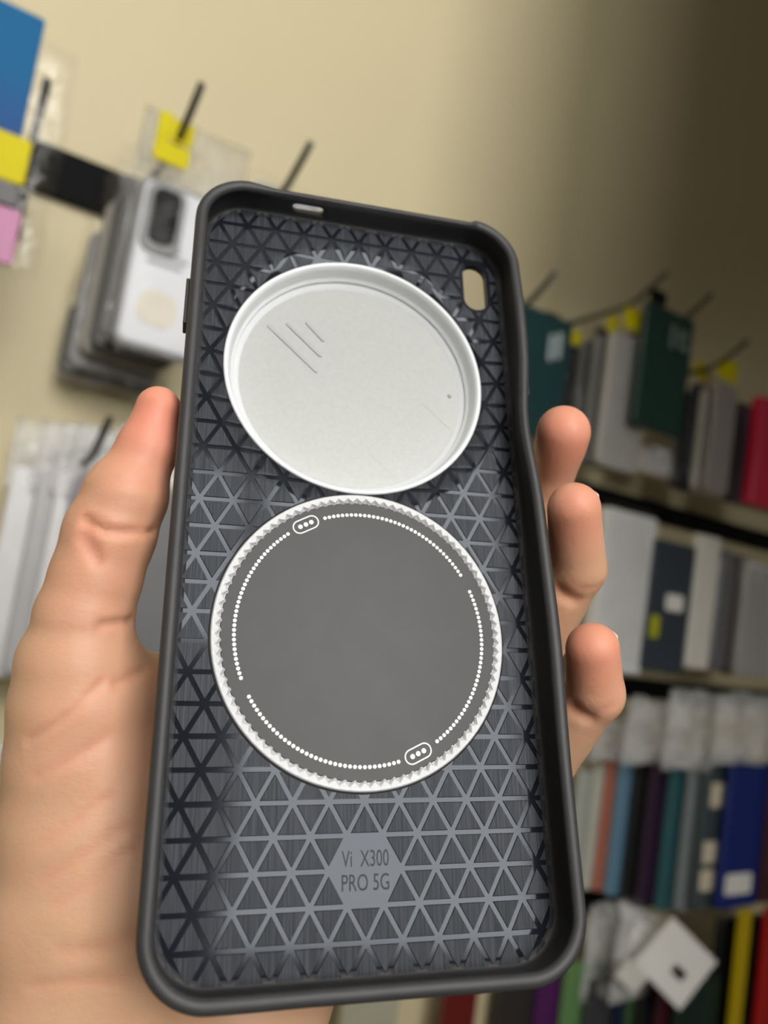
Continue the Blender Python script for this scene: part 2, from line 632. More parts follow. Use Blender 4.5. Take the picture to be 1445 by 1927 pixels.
def build_tiles():
    up_me, dn_me = tri_mesh(True), tri_mesh(False)
    tiles = []
    for r in range(-3, 31):
        for c2 in range(-6, 40):
            for up in (True, False):
                off = 0.5 if r % 2 else 0.0
                y0 = (r - 13) * ROW
                if up:
                    cx, cy = (c2 + off - 5 + .5) * PITCH, y0 + ROW / 3
                    P = [(cx - PITCH / 2, cy - ROW / 3), (cx + PITCH / 2, cy - ROW / 3), (cx, cy + 2 * ROW / 3)]
                else:
                    cx, cy = (c2 + off - 5 + 1.0) * PITCH, y0 + 2 * ROW / 3
                    P = [(cx - PITCH / 2, cy + ROW / 3), (cx, cy - 2 * ROW / 3), (cx + PITCH / 2, cy + ROW / 3)]
                if abs(cx - X0) > HX or abs(cy - Y0) > HY:
                    if abs(cx - X0) > HX + 3 or abs(cy - Y0) > HY + 3:
                        continue
                if math.hypot(cx - 0, cy - (2 - 13) * ROW) < PITCH * .62:
                    continue                                        # the plain hexagon that carries the lettering
                s = (ROW / 3 - GAP) / (ROW / 3)
                Q = [(cx + (x - cx) * s, cy + (y - cy) * s) for x, y in P]
                ok = [allowed(x, y) for x, y in Q + [(cx, cy)] + [((Q[i][0] + Q[i - 1][0]) / 2, (Q[i][1] + Q[i - 1][1]) / 2) for i in range(3)]]
                dl = math.hypot(cx - LENS[0], cy - LENS[1])
                if not any(ok):
                    continue
                if all(ok) and dl > LR + 9:
                    tiles.append((16.0, up, cx, cy, None))
                else:
                    res = clipped_tile(cx, cy, Q)
                    if res:
                        tiles.append((res[2], up, cx, cy, res))
    tiles.sort(key=lambda t: -t[0])
    rest_v, rest_f = [], []
    for k, (area, up, cx, cy, res) in enumerate(tiles):
        if k < 300:
            if res is None:
                o = bpy.data.objects.new('triangle_panel', up_me if up else dn_me)
                C.objects.link(o)
                o.parent = case
                o.location = (cx * MM, cy * MM, 0)
            else:
                V, F, _ = res
                o = mesh_obj('triangle_panel', [((x - cx) * MM, (y - cy) * MM, z * MM) for x, y, z in V], F, m_brush, case)
                o.location = (cx * MM, cy * MM, 0)
        else:
            if res is None:
                res = clipped_tile(cx, cy, [(cx + p[0], cy + p[1]) for p in ()]) if False else None
                me = up_me if up else dn_me
                b = len(rest_v)
                rest_v += [(v.co.x + cx * MM, v.co.y + cy * MM, v.co.z) for v in me.vertices]
                rest_f += [tuple(i + b for i in p.vertices) for p in me.polygons]
            else:
                V, F, _ = res
                b = len(rest_v)
                rest_v += [(x * MM, y * MM, z * MM) for x, y, z in V]
                rest_f += [tuple(i + b for i in f) for f in F]
    if rest_v:
        tag(mesh_obj('triangle_panel_slivers', rest_v, rest_f, m_brush, case), kind='stuff')
    return len(tiles)


print('tiles', build_tiles())


def lathe(name, c, prof, material, n=128, closed=True, parent=None, smooth=True):
    V, F = [], []
    m = len(prof)
    for k in range(n):
        a = 2 * math.pi * k / n
        for r, z in prof:
            V.append(((c[0] + r * math.cos(a)) * MM, (c[1] + r * math.sin(a)) * MM, z * MM))
    for k in range(n):
        k2 = (k + 1) % n
        for i in range(m if closed else m - 1):
            j = (i + 1) % m
            F.append((k * m + i, k2 * m + i, k2 * m + j, k * m + j))
    bm = bmesh.new()
    bv = [bm.verts.new(v) for v in V]
    for f in F:
        bm.faces.new([bv[i] for i in f])
    bmesh.ops.recalc_face_normals(bm, faces=bm.faces)
    return bm_obj(name, bm, material, parent or case, smooth)


def disc(name, c, r, z0, z1, material, n=128, parent=None):
    V = [((c[0] + q * math.cos(2 * math.pi * k / n)) * MM, (c[1] + q * math.sin(2 * math.pi * k / n)) * MM, z * MM)
         for q, z in ((r, z0), (r, z1 - .08), (r - .12, z1)) for k in range(n)]
    F = [(b * n + k, b * n + (k + 1) % n, (b + 1) * n + (k + 1) % n, (b + 1) * n + k) for b in (0, 1) for k in range(n)]
    F += [tuple(range(2 * n, 3 * n)), tuple(range(n - 1, -1, -1))]
    return mesh_obj(name, V, F, material, parent or case)


# lens opening: housing, white ring, frosted cover with its embossed marks
lathe('lens_housing', LENS, [(LR + .3, -1.6), (LR + 2.2, -1.7), (LR + 2.0, -8.2), (LR + 1.2, -8.8), (27.5, -8.8), (27.5, -7.8), (LR + .3, -7.7)], m_rubber)
ring = lathe('lens_ring', LENS, [(LR + .25, -2.0), (LR + .25, -0.95), (LR - .05, -0.62), (LR - .45, -0.66), (LR - .85, -1.0), (LR - 1.2, -2.4), (LR - 1.5, -4.0), (LR - 1.75, -4.75),
                                 (LR - 2.2, -4.95), (LR - 2.25, -5.25), (LR - 2.05, -5.4), (LR - 2.1, -5.65), (LR - 2.75, -5.8), (LR - 2.85, -6.2), (LR - 3.5, -6.35), (LR - 3.6, -7.6), (LR + .25, -7.6)], m_silver)
cover = disc('lens_cover', LENS, 26.9, -7.5, -6.4, m_frost)


def bar2d(name, p, q, w, z0, z1, material, parent):
    dx, dy = q[0] - p[0], q[1] - p[1]
    L = math.hypot(dx, dy)
    a0 = math.atan2(dy, dx)
    pts = []
    for c, s in ((q, -90), (p, 90)):
        for k in range(7):
            a = a0 + math.radians(s + 30 * k)
            pts.append((c[0] + w * math.cos(a), c[1] + w * math.sin(a)))
    n = len(pts)
    V = [(x * MM, y * MM, z0 * MM) for x, y in pts] + [(x * MM, y * MM, z1 * MM) for x, y in pts]
    F = [tuple(range(n - 1, -1, -1)), tuple(range(n, 2 * n))] + [(k, (k + 1) % n, n + (k + 1) % n, n + k) for k in range(n)]
    return mesh_obj(name, V, F, material, parent)


for p, q in (((-21.0, 52.9), (-9.4, 41.9)), ((-16.5, 54.1), (-8.5, 46.4)), ((-11.8, 55.1), (-7.8, 50.8))):
    bar2d('embossed_line', (p[0] + .3, p[1] + .9), (q[0] + .3, q[1] + .9), .40, -6.42, -6.1, m_emboss, cover)
sq = [(2.5, 22.3), (16.6, 36.4), (23.6, 30.0), (10.1, 15.7)]
for i in range(4):
    a, b = sq[i], sq[(i + 1) % 4]
    if i == 2:
        continue
    bar2d('square_outline', (a[0] + .4, a[1] + .9), (b[0] + .4, b[1] + .9), .08, -6.42, -6.34, m_emboss, cover)
bm = bmesh.new()
bmesh.ops.create_uvsphere(bm, u_segments=16, v_segments=10, radius=.55 * MM)
o = bm_obj('moulding_nub', bm, m_emboss, cover, True)
o.location = (24.2 * MM, 40.2 * MM, -6.4 * MM)

# magnet disc: dark gasket, white toothed ring, grey disc with its printed dots
lathe('gasket', MAG, [(MR - .3, 0.0), (MR + .42, 0.0), (MR + .42, .16), (MR - .3, .22)], m_rubber)


def toothed_ring():
    n = 92
    V, F = [], []
    prof_o = [(MR, .1), (MR, .62), (MR - .25, .85)]
    for k in range(2 * n):
        a = 2 * math.pi * k / (2 * n)
        tip = k % 2 == 0
        pr = prof_o + ([(28.55, .92), (28.2, .60), (28.1, .1)] if tip else [(29.45, .80), (28.75, .12), (28.1, .05)])
        for r, z in pr:
            V.append(((MAG[0] + r * math.cos(a)) * MM, (MAG[1] + r * math.sin(a)) * MM, z * MM))
    m = 6
    for k in range(2 * n):
        k2 = (k + 1) % (2 * n)
        for i in range(m - 1):
            F.append((k * m + i, k2 * m + i, k2 * m + i + 1, k * m + i + 1))
    return mesh_obj('magnet_ring', V, F, m_white, case)


toothed_ring()
mdisc = disc('magnet_disc', MAG, 28.45, .05, .40, m_disc)


def dots(a0, a1, n):
    V, F = [], []
    for i in range(n):
        a = math.radians(a0 + (a1 - a0) * i / (n - 1))
        cx, cy = MAG[0] + 25.7 * math.cos(a), MAG[1] + 25.7 * math.sin(a)
        b = len(V)
        for k in range(10):
            t = 2 * math.pi * k / 10
            V.append(((cx + .40 * math.cos(t)) * MM, (cy + .40 * math.sin(t)) * MM, .425 * MM))
        F.append(tuple(range(b, b + 10)))
    return tag(mesh_obj('dotted_arc', V, F, m_print, mdisc), kind='stuff')


dots(107.9, 31.8, 36)
dots(22.7, -54.6, 37)
dots(-74.5, -150.2, 36)
dots(-158.8, -232.5, 36)


def pill(ang):
    a = math.radians(ang)
    c = (MAG[0] + 25.7 * math.cos(a), MAG[1] + 25.7 * math.sin(a))
    tx, ty = math.sin(a), -math.cos(a)
    e = math.atan2(ty, tx)
    V, F = [], []
    for w in (1.5, 1.22):
        for s, s0 in ((1, -90), (-1, 90)):
            for k in range(13):
                t = e + math.radians(s0 + 15 * k)
                V.append((c[0] + s * tx * 1.45 + w * math.cos(t), c[1] + s * ty * 1.45 + w * math.sin(t)))
    n = 26
    F = [(k, (k + 1) % n, n + (k + 1) % n, n + k) for k in range(n)]
    o = mesh_obj('pill_mark', [(x * MM, y * MM, .425 * MM) for x, y in V], F, m_print, mdisc)
    return o, c, (tx, ty)


for ang in (117.7, -64.9):
    V, F = [], []
    _, c, t = pill(ang)
    for s in (-1.28, 0, 1.28):
        V = [((c[0] + t[0] * s + .50 * math.cos(2 * math.pi * k / 16)) * MM, (c[1] + t[1] * s + .50 * math.sin(2 * math.pi * k / 16)) * MM, .43 * MM) for k in range(16)]
        mesh_obj('pill_dot', V, [tuple(range(16))], m_print, mdisc)


def lettering(name, text, x, y, size, width, z, material, parent, mtx=None):
    cu = bpy.data.curves.new(name, 'FONT')
    cu.body = text
    cu.size = size
    cu.align_x = 'CENTER'
    cu.align_y = 'CENTER'
    cu.resolution_u = 4
    tmp = bpy.data.objects.new('tmp', cu)
    C.objects.link(tmp)
    bpy.context.view_layer.update()
    me = bpy.data.meshes.new_from_object(tmp.evaluated_get(bpy.context.evaluated_depsgraph_get()))
    bpy.data.objects.remove(tmp)
    xs = [v.co.x for v in me.vertices]
    ys = [v.co.y for v in me.vertices]
    k = width / (max(xs) - min(xs))
    mx, my = (max(xs) + min(xs)) / 2, (max(ys) + min(ys)) / 2
    for v in me.vertices:
        px, py = (v.co.x - mx) * k + x, (v.co.y - my) + y
        v.co = mtx @ Vector((px, py, z)) if mtx else Vector((px, py, z))
    me.name = name
    return link_mesh(name, me, material, parent)


HEXY = (2 - 13) * ROW
lettering('model_lettering', 'Vi  X300', 0.05 * MM, (HEXY + 1.95) * MM, 4.0 * MM, 8.9 * MM, .03 * MM, m_mark, case)
lettering('model_lettering', 'PRO 5G', 0.05 * MM, (HEXY - 2.05) * MM, 4.0 * MM, 8.9 * MM, .03 * MM, m_mark, case)


def side_button(xs, y0, y1, z0, z1):
    s = 1 if xs > 0 else -1
    bm = box_bm(min(xs, xs + s * .9) * MM, max(xs, xs + s * .9) * MM, y0 * MM, y1 * MM, z0 * MM, z1 * MM)
    bmesh.ops.recalc_face_normals(bm, faces=bm.faces)
    bmesh.ops.bevel(bm, geom=list(bm.edges), offset=.3 * MM, segments=2, affect='EDGES', profile=.6)
    bm_obj('side_button', bm, m_rubber, case)


side_button(X0 - HX + .1, 43.5, 55.0, 1.6, 6.0)
side_button(X0 + HX - .8, 36.0, 46.0, 1.6, 5.6)

# ------------------------------------------------------------------ the hand


def cm(px, py, d):
    return np.array([(px - CX) / FPX * d, -(py - CY) / FPX * d, -d])


CH = dict(
    thumb=[(298, 769, 164, 4.7), (275, 850, 163, 6.25), (236, 935, 161, 8.5), (207, 1005, 160, 9.2), (180, 1090, 159, 9.1), (158, 1165, 158, 9.7), (150, 1250, 158, 12.2), (152, 1330, 158, 13.4)],
    palm=[(152, 1330, 158, 13.4), (152, 1430, 158, 14.0), (148, 1560, 157, 15.0), (140, 1720, 156, 16.5), (150, 1900, 155, 18), (120, 2150, 155, 21), (70, 2500, 156, 24)],
    palm2=[(315, 1352, 170, 11.5), (410, 1500, 167, 14.5), (400, 1700, 160, 16.5), (420, 1880, 153, 16.0), (330, 2100, 153, 20), (200, 2450, 156, 23)],
    palm3=[(440, 1330, 178, 11), (560, 1500, 172, 12.5), (560, 1700, 166, 14), (470, 1880, 155, 15.5)],
    palm4=[(240, 1340, 164, 11.0), (280, 1500, 163, 14), (270, 1700, 158, 16.5), (280, 1900, 154, 17.5), (230, 2150, 154, 21)],
    index=[(500, 1270, 182, 10.5), (800, 1150, 196, 9.0), (975, 1020, 198, 7.4), (1038, 915, 190, 4.8), (1060, 814, 182, 6.3)],
    middle=[(540, 1400, 176, 10.5), (820, 1330, 190, 9.0), (1004, 1208, 186, 7.3), (1086, 1070, 176, 6.35), (1080, 958, 169, 5.8)],
    ring=[(560, 1540, 170, 10.0), (830, 1530, 180, 8.8), (1022, 1428, 174, 7.0), (1120, 1305, 164, 5.95), (1115, 1222, 160, 5.5)],
    little=[(580, 1660, 165, 9.0), (800, 1690, 170, 8.0), (920, 1640, 172, 6.5), (965, 1560, 170, 5.6), (965, 1510, 168, 5.0)],
)
CH = {k: [(*cm(a, b, c), r) for a, b, c, r in v] for k, v in CH.items()}


def capsule(P, a, b):
    A, B = np.array(a[:3], np.float32), np.array(b[:3], np.float32)
    ab = B - A
    t = np.clip(((P - A) @ ab) / float(ab @ ab), 0, 1)
    t2 = t * t * (3 - 2 * t)
    r = a[3] + (b[3] - a[3]) * t2
    return np.linalg.norm(P - A - t[..., None] * ab, axis=-1) - r


def smin(a, b, k):
    h = np.clip(0.5 + 0.5 * (b - a) / k, 0, 1)
    return b + (a - b) * h - k * h * (1 - h)


def chain(P, ch, k):
    d = None
    for a, b in zip(ch[:-1], ch[1:]):
        c = capsule(P, a, b)
        d = c if d is None else smin(d, c, k)
    return d


def hand_sdf(P):
    palm = chain(P, CH['palm'], 3.0)
    for k in ('palm2', 'palm3', 'palm4'):
        palm = smin(palm, chain(P, CH[k], 3.0), 9.0)
    body = smin(palm, chain(P, CH['thumb'], 1.2), 2.5)
    f = None
    for k in ('index', 'middle', 'ring', 'little'):
        c = chain(P, CH[k], 1.3)
        f = c if f is None else np.minimum(f, c)
    return smin(body, f, 3.5)


def surface_nets(lo, hi, h):
    nx, ny, nz = [int((hi[i] - lo[i]) / h) + 1 for i in range(3)]
    X = lo[0] + h * np.arange(nx, dtype=np.float32)
    Y = lo[1] + h * np.arange(ny, dtype=np.float32)
    Z = lo[2] + h * np.arange(nz, dtype=np.float32)
    D = np.empty((nx, ny, nz), np.float32)
    for i0 in range(0, nx, 24):
        G = np.stack(np.meshgrid(X[i0:i0 + 24], Y, Z, indexing='ij'), -1)
        D[i0:i0 + 24] = hand_sdf(G)
    S = D < 0
    cells = np.zeros((nx - 1, ny - 1, nz - 1), bool)
    acc = np.zeros((nx - 1, ny - 1, nz - 1, 3), np.float32)
    cnt = np.zeros((nx - 1, ny - 1, nz - 1), np.float32)
    corners = [(i, j, k) for i in (0, 1) for j in (0, 1) for k in (0, 1)]

    def cut(A, c):
        return A[c[0]:nx - 1 + c[0], c[1]:ny - 1 + c[1], c[2]:nz - 1 + c[2]]
    for a in corners:
        for ax in range(3):
            if a[ax]:
                continue
            b = tuple(a[q] + (1 if q == ax else 0) for q in range(3))
            da, db = cut(D, a), cut(D, b)
            cr = (da < 0) != (db < 0)
            t = np.where(cr, da / np.where(cr, da - db, 1), 0)
            for q in range(3):
                acc[..., q] += np.where(cr, a[q] + (t if q == ax else 0), 0)
            cnt += cr
    act = cnt > 0
    idx = -np.ones(act.shape, np.int64)
    ii = np.argwhere(act)
    idx[act] = np.arange(len(ii))
    V = (ii + acc[act] / cnt[act][:, None]) * h + np.array(lo)
    F = []
    for ax in range(3):
        u, v = (ax + 1) % 3, (ax + 2) % 3
        sl0 = [slice(None)] * 3
        sl1 = [slice(None)] * 3
        sl0[ax], sl1[ax] = slice(0, -1), slice(1, None)
        a, b = S[tuple(sl0)], S[tuple(sl1)]
        e = np.argwhere(a != b)
        flip = a[a != b]
        ok = (e[:, u] > 0) & (e[:, v] > 0) & (e[:, u] < act.shape[u]) & (e[:, v] < act.shape[v]) & (e[:, ax] < act.shape[ax])
        e, flip = e[ok], flip[ok]

        def cell(du, dv):
            c = e.copy()
            c[:, u] -= du
            c[:, v] -= dv
            return idx[c[:, 0], c[:, 1], c[:, 2]]
        q = np.stack([cell(1, 1), cell(0, 1), cell(0, 0), cell(1, 0)], 1)
        q[~flip] = q[~flip][:, ::-1]
        F.append(q)
    return V, np.concatenate(F)


def grad(P, e=0.25):
    g = np.zeros_like(P)
    for q in range(3):
        d = np.zeros(3)
        d[q] = e
        g[:, q] = hand_sdf(P + d) - hand_sdf(P - d)
    return g / np.maximum(np.linalg.norm(g, axis=1, keepdims=True), 1e-9)


def build_hand():
    V, F = surface_nets((-112, -135, -212), (60, 34, -128), 0.9)
    for _ in range(3):
        g = grad(V)
        V = V - g * hand_sdf(V)[:, None] * 0.9
    N = grad(V, 0.6)
    px = CX + FPX * V[:, 0] / -V[:, 2]
    py = CY + FPX * V[:, 1] / V[:, 2]
    front = N[:, 2] > 0.05

    def crease(pts, depth, width):
        """a skin fold along points picked on the surface facing the viewer"""
        nonlocal V
        S = []
        for a, b in pts:
            q = np.where(front, (px - a) ** 2 + (py - b) ** 2 + (-V[:, 2] - 130) * 3, 1e9).argmin()
            S.append(V[q].copy())
        d = np.full(len(V), 1e9)
        for a, b in zip(S[:-1], S[1:]):
            ab = b - a
            t = np.clip(((V - a) @ ab) / max(ab @ ab, 1e-9), 0, 1)
            d = np.minimum(d, np.linalg.norm(V - a - t[:, None] * ab, axis=1))
        V = V - N * (1.5 * depth * np.exp(-(d / width) ** 2))[:, None]
        return d
    red = np.zeros(len(V))
    for args in (([(158, 978), (195, 997), (240, 1002), (292, 1002)], 0.85, .85), ([(165, 1035), (150, 1010)], .4, 1.2),
                 ([(190, 1176), (225, 1174), (252, 1165)], 0.8, .9), ([(160, 985), (172, 1030), (185, 1055)], .5, 1.3), ([(50, 1390), (110, 1355), (190, 1290)], .45, .8),
                 ([(70, 1465), (130, 1430), (200, 1385)], .25, 1.2), ([(85, 1660), (150, 1610), (230, 1560)], .2, 1.4),
                 ([(120, 1790), (200, 1785), (262, 1765)], .3, 1.5), ([(215, 905), (255, 908), (310, 915)], .15, .9),
                 ([(272, 1262), (245, 1272), (222, 1288)], .5, .9), ([(205, 1500), (150, 1545), (80, 1590)], .18, .9), ([(240, 1600), (180, 1660), (110, 1705)], .18, 1.0), ([(60, 1860), (140, 1850), (230, 1850)], .25, 1.2),
                 ([(1050, 1112), (1068, 1126), (1084, 1130)], .7, 1.5), ([(1080, 1335), (1098, 1350), (1112, 1354)], .7, 1.5),
                 ([(1088, 1110), (1110, 1108), (1130, 1100)], .15, .8), ([(1118, 1338), (1140, 1334), (1160, 1322)], .15, .8)):
        d = crease(*args)
        red += 0.14 * np.exp(-(d / 1.5) ** 2)
    for tip, s, w in ((CH['thumb'][0], 12, .7), (CH['thumb'][1], 11, .35), (CH['thumb'][3], 13, .25), (CH['index'][4], 11, .75), (CH['middle'][4], 9, .7), (CH['middle'][3], 5, .25), (CH['ring'][4], 9, .8), (CH['ring'][3], 5, .25), (CH['thumb'][4], 14, .16), (cm(200, 1300, 150), 16, .10), (cm(240, 1450, 150), 16, .10)):
        red += w * np.exp(-(np.linalg.norm(V - np.array(tip[:3]), axis=1) / s) ** 2)
    red = np.clip(red, 0, 1)
    org = np.array(cm(250, 1500, 155))
    W = (V - org) * MM @ M3.T
    me = bpy.data.meshes.new('hand')
    me.from_pydata(W.tolist(), [], F.tolist())
    me.update()
    at_ = me.attributes.new('redness', 'FLOAT', 'POINT')
    at_.data.foreach_set('value', red.astype(np.float32))
    o = link_mesh('hand', me, m_skin, None, True)
    o.location = EYE + M3 @ (org * MM)
    tag(o, 'bare left hand gripping the black phone case from behind, thumb along its left edge', 'hand')
    return o


def skin_material():
    m = bpy.data.materials.new('skin')
    m.use_nodes = True
    nt = m.node_tree
    b = nt.nodes['Principled BSDF']
    tc = nt.nodes.new('ShaderNodeTexCoord')
    at_ = nt.nodes.new('ShaderNodeAttribute')
    at_.attribute_name = 'redness'
    n = nt.nodes.new('ShaderNodeTexNoise')
    n.inputs['Scale'].default_value = 90
    n.inputs['Detail'].default_value = 4
    nt.links.new(tc.outputs['Object'], n.inputs['Vector'])
    m1 = nt.nodes.new('ShaderNodeMix')
    m1.data_type = 'RGBA'
    m1.inputs[6].default_value = (0.58, 0.36, 0.215, 1)
    m1.inputs[7].default_value = (0.66, 0.395, 0.26, 1)
    nt.links.new(n.outputs['Fac'], m1.inputs[0])
    m2 = nt.nodes.new('ShaderNodeMix')
    m2.data_type = 'RGBA'
    m2.inputs[7].default_value = (0.80, 0.27, 0.19, 1)
    nt.links.new(m1.outputs[2], m2.inputs[6])
    nt.links.new(at_.outputs['Fac'], m2.inputs[0])
    nt.links.new(m2.outputs[2], b.inputs['Base Color'])
    b.inputs['Roughness'].default_value = 0.5
    b.inputs['Specular IOR Level'].default_value = 0.4
    b.inputs['Subsurface Weight'].default_value = 0.6
    b.inputs['Subsurface Radius'].default_value = (1.0, 0.35, 0.2)
    b.inputs['Subsurface Scale'].default_value = 0.003
    mp = nt.nodes.new('ShaderNodeMapping')
    mp.inputs['Rotation'].default_value = (0.0, 0.5, 0.0)
    mp.inputs['Scale'].default_value = (0.35, 1.0, 1.0)
    nt.links.new(tc.outputs['Object'], mp.inputs['Vector'])
    w = nt.nodes.new('ShaderNodeTexNoise')
    w.inputs['Scale'].default_value = 900
    w.inputs['Detail'].default_value = 2
    w.inputs['Distortion'].default_value = 0.6
    nt.links.new(mp.outputs['Vector'], w.inputs['Vector'])
    n3 = nt.nodes.new('ShaderNodeTexNoise')
    n3.inputs['Scale'].default_value = 330
    n3.inputs['Detail'].default_value = 3
    nt.links.new(tc.outputs['Object'], n3.inputs['Vector'])
    ad = nt.nodes.new('ShaderNodeMath')
    ad.operation = 'MULTIPLY_ADD'
    ad.inputs[1].default_value = 0.7
    nt.links.new(w.outputs['Fac'], ad.inputs[0])
    nt.links.new(n3.outputs['Fac'], ad.inputs[2])
    bp = nt.nodes.new('ShaderNodeBump')
    bp.inputs['Strength'].default_value = 0.30
    bp.inputs['Distance'].default_value = 0.0003
    nt.links.new(ad.outputs[0], bp.inputs['Height'])
    nt.links.new(bp.outputs['Normal'], b.inputs['Normal'])
    return m


m_skin = skin_material()
m_nail = mat('fingernail', (0.80, 0.55, 0.45), 0.25, noise=0.04, nscale=300)
hand = build_hand()


def nail(tip, prev, out, r, length, half):
    """a curved nail plate on the back of a fingertip"""
    tip, prev, out = np.array(tip[:3]), np.array(prev[:3]), np.array(out, float)
    ax = tip - prev
    ax /= np.linalg.norm(ax)
    out -= ax * (out @ ax)
    out /= np.linalg.norm(out)
    sd = np.cross(ax, out)
    V, F = [], []
    nu, nv = 10, 8
    org = np.array(cm(250, 1500, 155))
    for lay, dr in ((0, 0.28), (1, -0.25)):
        for i in range(nu + 1):
            a = math.radians(half) * (2 * i / nu - 1)
            for j in range(nv + 1):
                t = j / nv
                rr = r + dr - 0.35 * max(0, t - .6)
                p = tip + ax * (length * (t - .72) - .5 * abs(a) ** 2 * (1 if t > .5 else -1)) + (out * math.cos(a) + sd * math.sin(a)) * rr
                V.append((p - org) * MM @ M3.T)
    s = (nu + 1) * (nv + 1)
    for i in range(nu):
        for j in range(nv):
            a, b, c, d = i * (nv + 1) + j, (i + 1) * (nv + 1) + j, (i + 1) * (nv + 1) + j + 1, i * (nv + 1) + j + 1
            F += [(a, b, c, d), (a + s, d + s, c + s, b + s)]
    for i in range(nu):
        for j in (0, nv):
            a, b = i * (nv + 1) + j, (i + 1) * (nv + 1) + j
            F.append((a, b, b + s, a + s))
    for j in range(nv):
        for i in (0, nu):
            a, b = i * (nv + 1) + j, i * (nv + 1) + j + 1
            F.append((a, b, b + s, a + s))
    return mesh_obj('fingernail', V, F, m_nail, hand, True)


nail(CH['thumb'][0], CH['thumb'][1], (-0.62, 0.1, -0.8), 4.75, 9.0, 42)
nail(CH['index'][4], CH['index'][3], (0.25, 0.1, -1.0), 6.1, 8.5, 42)
nail(CH['middle'][4], CH['middle'][3], (0.62, 0.0, -0.80), 5.68, 8.5, 42)
nail(CH['ring'][4], CH['ring'][3], (0.66, 0.0, -0.76), 5.4, 8, 42)
nail(CH['little'][4], CH['little'][3], (0.7, 0.0, -0.7), 5.0, 8, 48)

# ------------------------------------------------------------------ display: rails, hooks and packs
m_black = mat('black_steel', (0.006, 0.006, 0.0065), 0.6, spec=0.06, noise=0.2, nscale=60)
m_hook = mat('dark_steel_hook', (0.07, 0.064, 0.055), 0.35, metal=0.6, noise=0.2, nscale=60)
m_yellow = mat('yellow_label', (0.66, 0.56, 0.0), 0.6, spec=0.25, noise=0.06, nscale=60)
m_paper = mat('white_label', (0.78, 0.77, 0.72), 0.6, noise=0.05, nscale=80)
_mc = {}


def colour(c, rough=0.45):
    k = (tuple(c), rough)
    if k not in _mc:
        _mc[k] = mat('plastic_%02d' % len(_mc), c, rough, noise=0.10, nscale=30)
    return _mc[k]


def film_mat(name, opacity, tint=(0.8, 0.8, 0.78)):
    m = bpy.data.materials.new(name)
    m.use_nodes = True
    nt = m.node_tree
    nt.nodes.clear()
    out = nt.nodes.new('ShaderNodeOutputMaterial')
    tr = nt.nodes.new('ShaderNodeBsdfTransparent')
    if opacity < 0.3:
        pr = nt.nodes.new('ShaderNodeBsdfGlossy')
        pr.inputs['Color'].default_value = (*tint, 1)
        pr.inputs['Roughness'].default_value = 0.2
    else:
        pr = nt.nodes.new('ShaderNodeBsdfPrincipled')
        pr.inputs['Base Color'].default_value = (*tint, 1)
        pr.inputs['Roughness'].default_value = 0.16
    tc = nt.nodes.new('ShaderNodeTexCoord')
    n = nt.nodes.new('ShaderNodeTexNoise')
    n.inputs['Scale'].default_value = 38
    n.inputs['Detail'].default_value = 4
    nt.links.new(tc.outputs['Object'], n.inputs['Vector'])
    bp = nt.nodes.new('ShaderNodeBump')
    bp.inputs['Strength'].default_value = 1.0
    bp.inputs['Distance'].default_value = 0.012
    nt.links.new(n.outputs['Fac'], bp.inputs['Height'])
    nt.links.new(bp.outputs['Normal'], pr.inputs['Normal'])
    mp = nt.nodes.new('ShaderNodeMapRange')
    mp.inputs['From Min'].default_value = 0.35
    mp.inputs['From Max'].default_value = 0.7
    mp.inputs['To Min'].default_value = opacity * 0.6
    mp.inputs['To Max'].default_value = min(1, opacity * 1.5)
    nt.links.new(n.outputs['Fac'], mp.inputs['Value'])
    mx = nt.nodes.new('ShaderNodeMixShader')
    nt.links.new(mp.outputs['Result'], mx.inputs[0])
    nt.links.new(tr.outputs[0], mx.inputs[1])
    nt.links.new(pr.outputs[0], mx.inputs[2])
    nt.links.new(mx.outputs[0], out.inputs['Surface'])
    return m


m_film = film_mat('clear_film', 0.045)
m_film0 = film_mat('thin_clear_film', 0.014)
m_film2 = film_mat('crinkled_film', 0.36, (0.85, 0.85, 0.84))


def film_sheet(name, x0, x1, z0, z1, y0, y1, material, parent, amp=0.003, seed=0, nx=10, nz=16):
    """a crinkled bag: front and back sheet joined around the rim"""
    r = np.random.default_rng(seed)
    V, F = [], []
    ph = r.uniform(0, 6.28, 6)
    fr = r.uniform(20, 70, 6)
    for s in (0, 1):
        for i in range(nx + 1):
            for j in range(nz + 1):
                u, v = i / nx, j / nz
                x, z = x0 + (x1 - x0) * u, z0 + (z1 - z0) * v
                e = min(1, 6 * min(u, 1 - u)) * min(1, 8 * min(v, 1 - v))
                w = sum(math.sin(ph[q] + fr[q] * (x * (1 + .3 * q) + z * (1.7 - .4 * q))) for q in range(6)) / 3
                ymid = (y0 + y1) / 2
                y = ymid + ((y0 - ymid) if s == 0 else (y1 - ymid)) * e + amp * w * (e if s == 0 else -e)
                V.append((x + .4 * amp * w, y, z + .4 * amp * w))
    n = (nx + 1) * (nz + 1)
    for i in range(nx):
        for j in range(nz):
            a, b = i * (nz + 1) + j, (i + 1) * (nz + 1) + j
            F.append((a, b, b + 1, a + 1))
            F.append((a + n, a + 1 + n, b + 1 + n, b + n))
    for i in range(nx):
        for j in (0, nz):
            a, b = i * (nz + 1) + j, (i + 1) * (nz + 1) + j
            F.append((a, a + n, b + n, b))
    for j in range(nz):
        for i in (0, nx):
            a = i * (nz + 1) + j
            F.append((a, a + 1, a + 1 + n, a + n))
    return mesh_obj(name, V, F, material, parent, True)


_seed = [0]


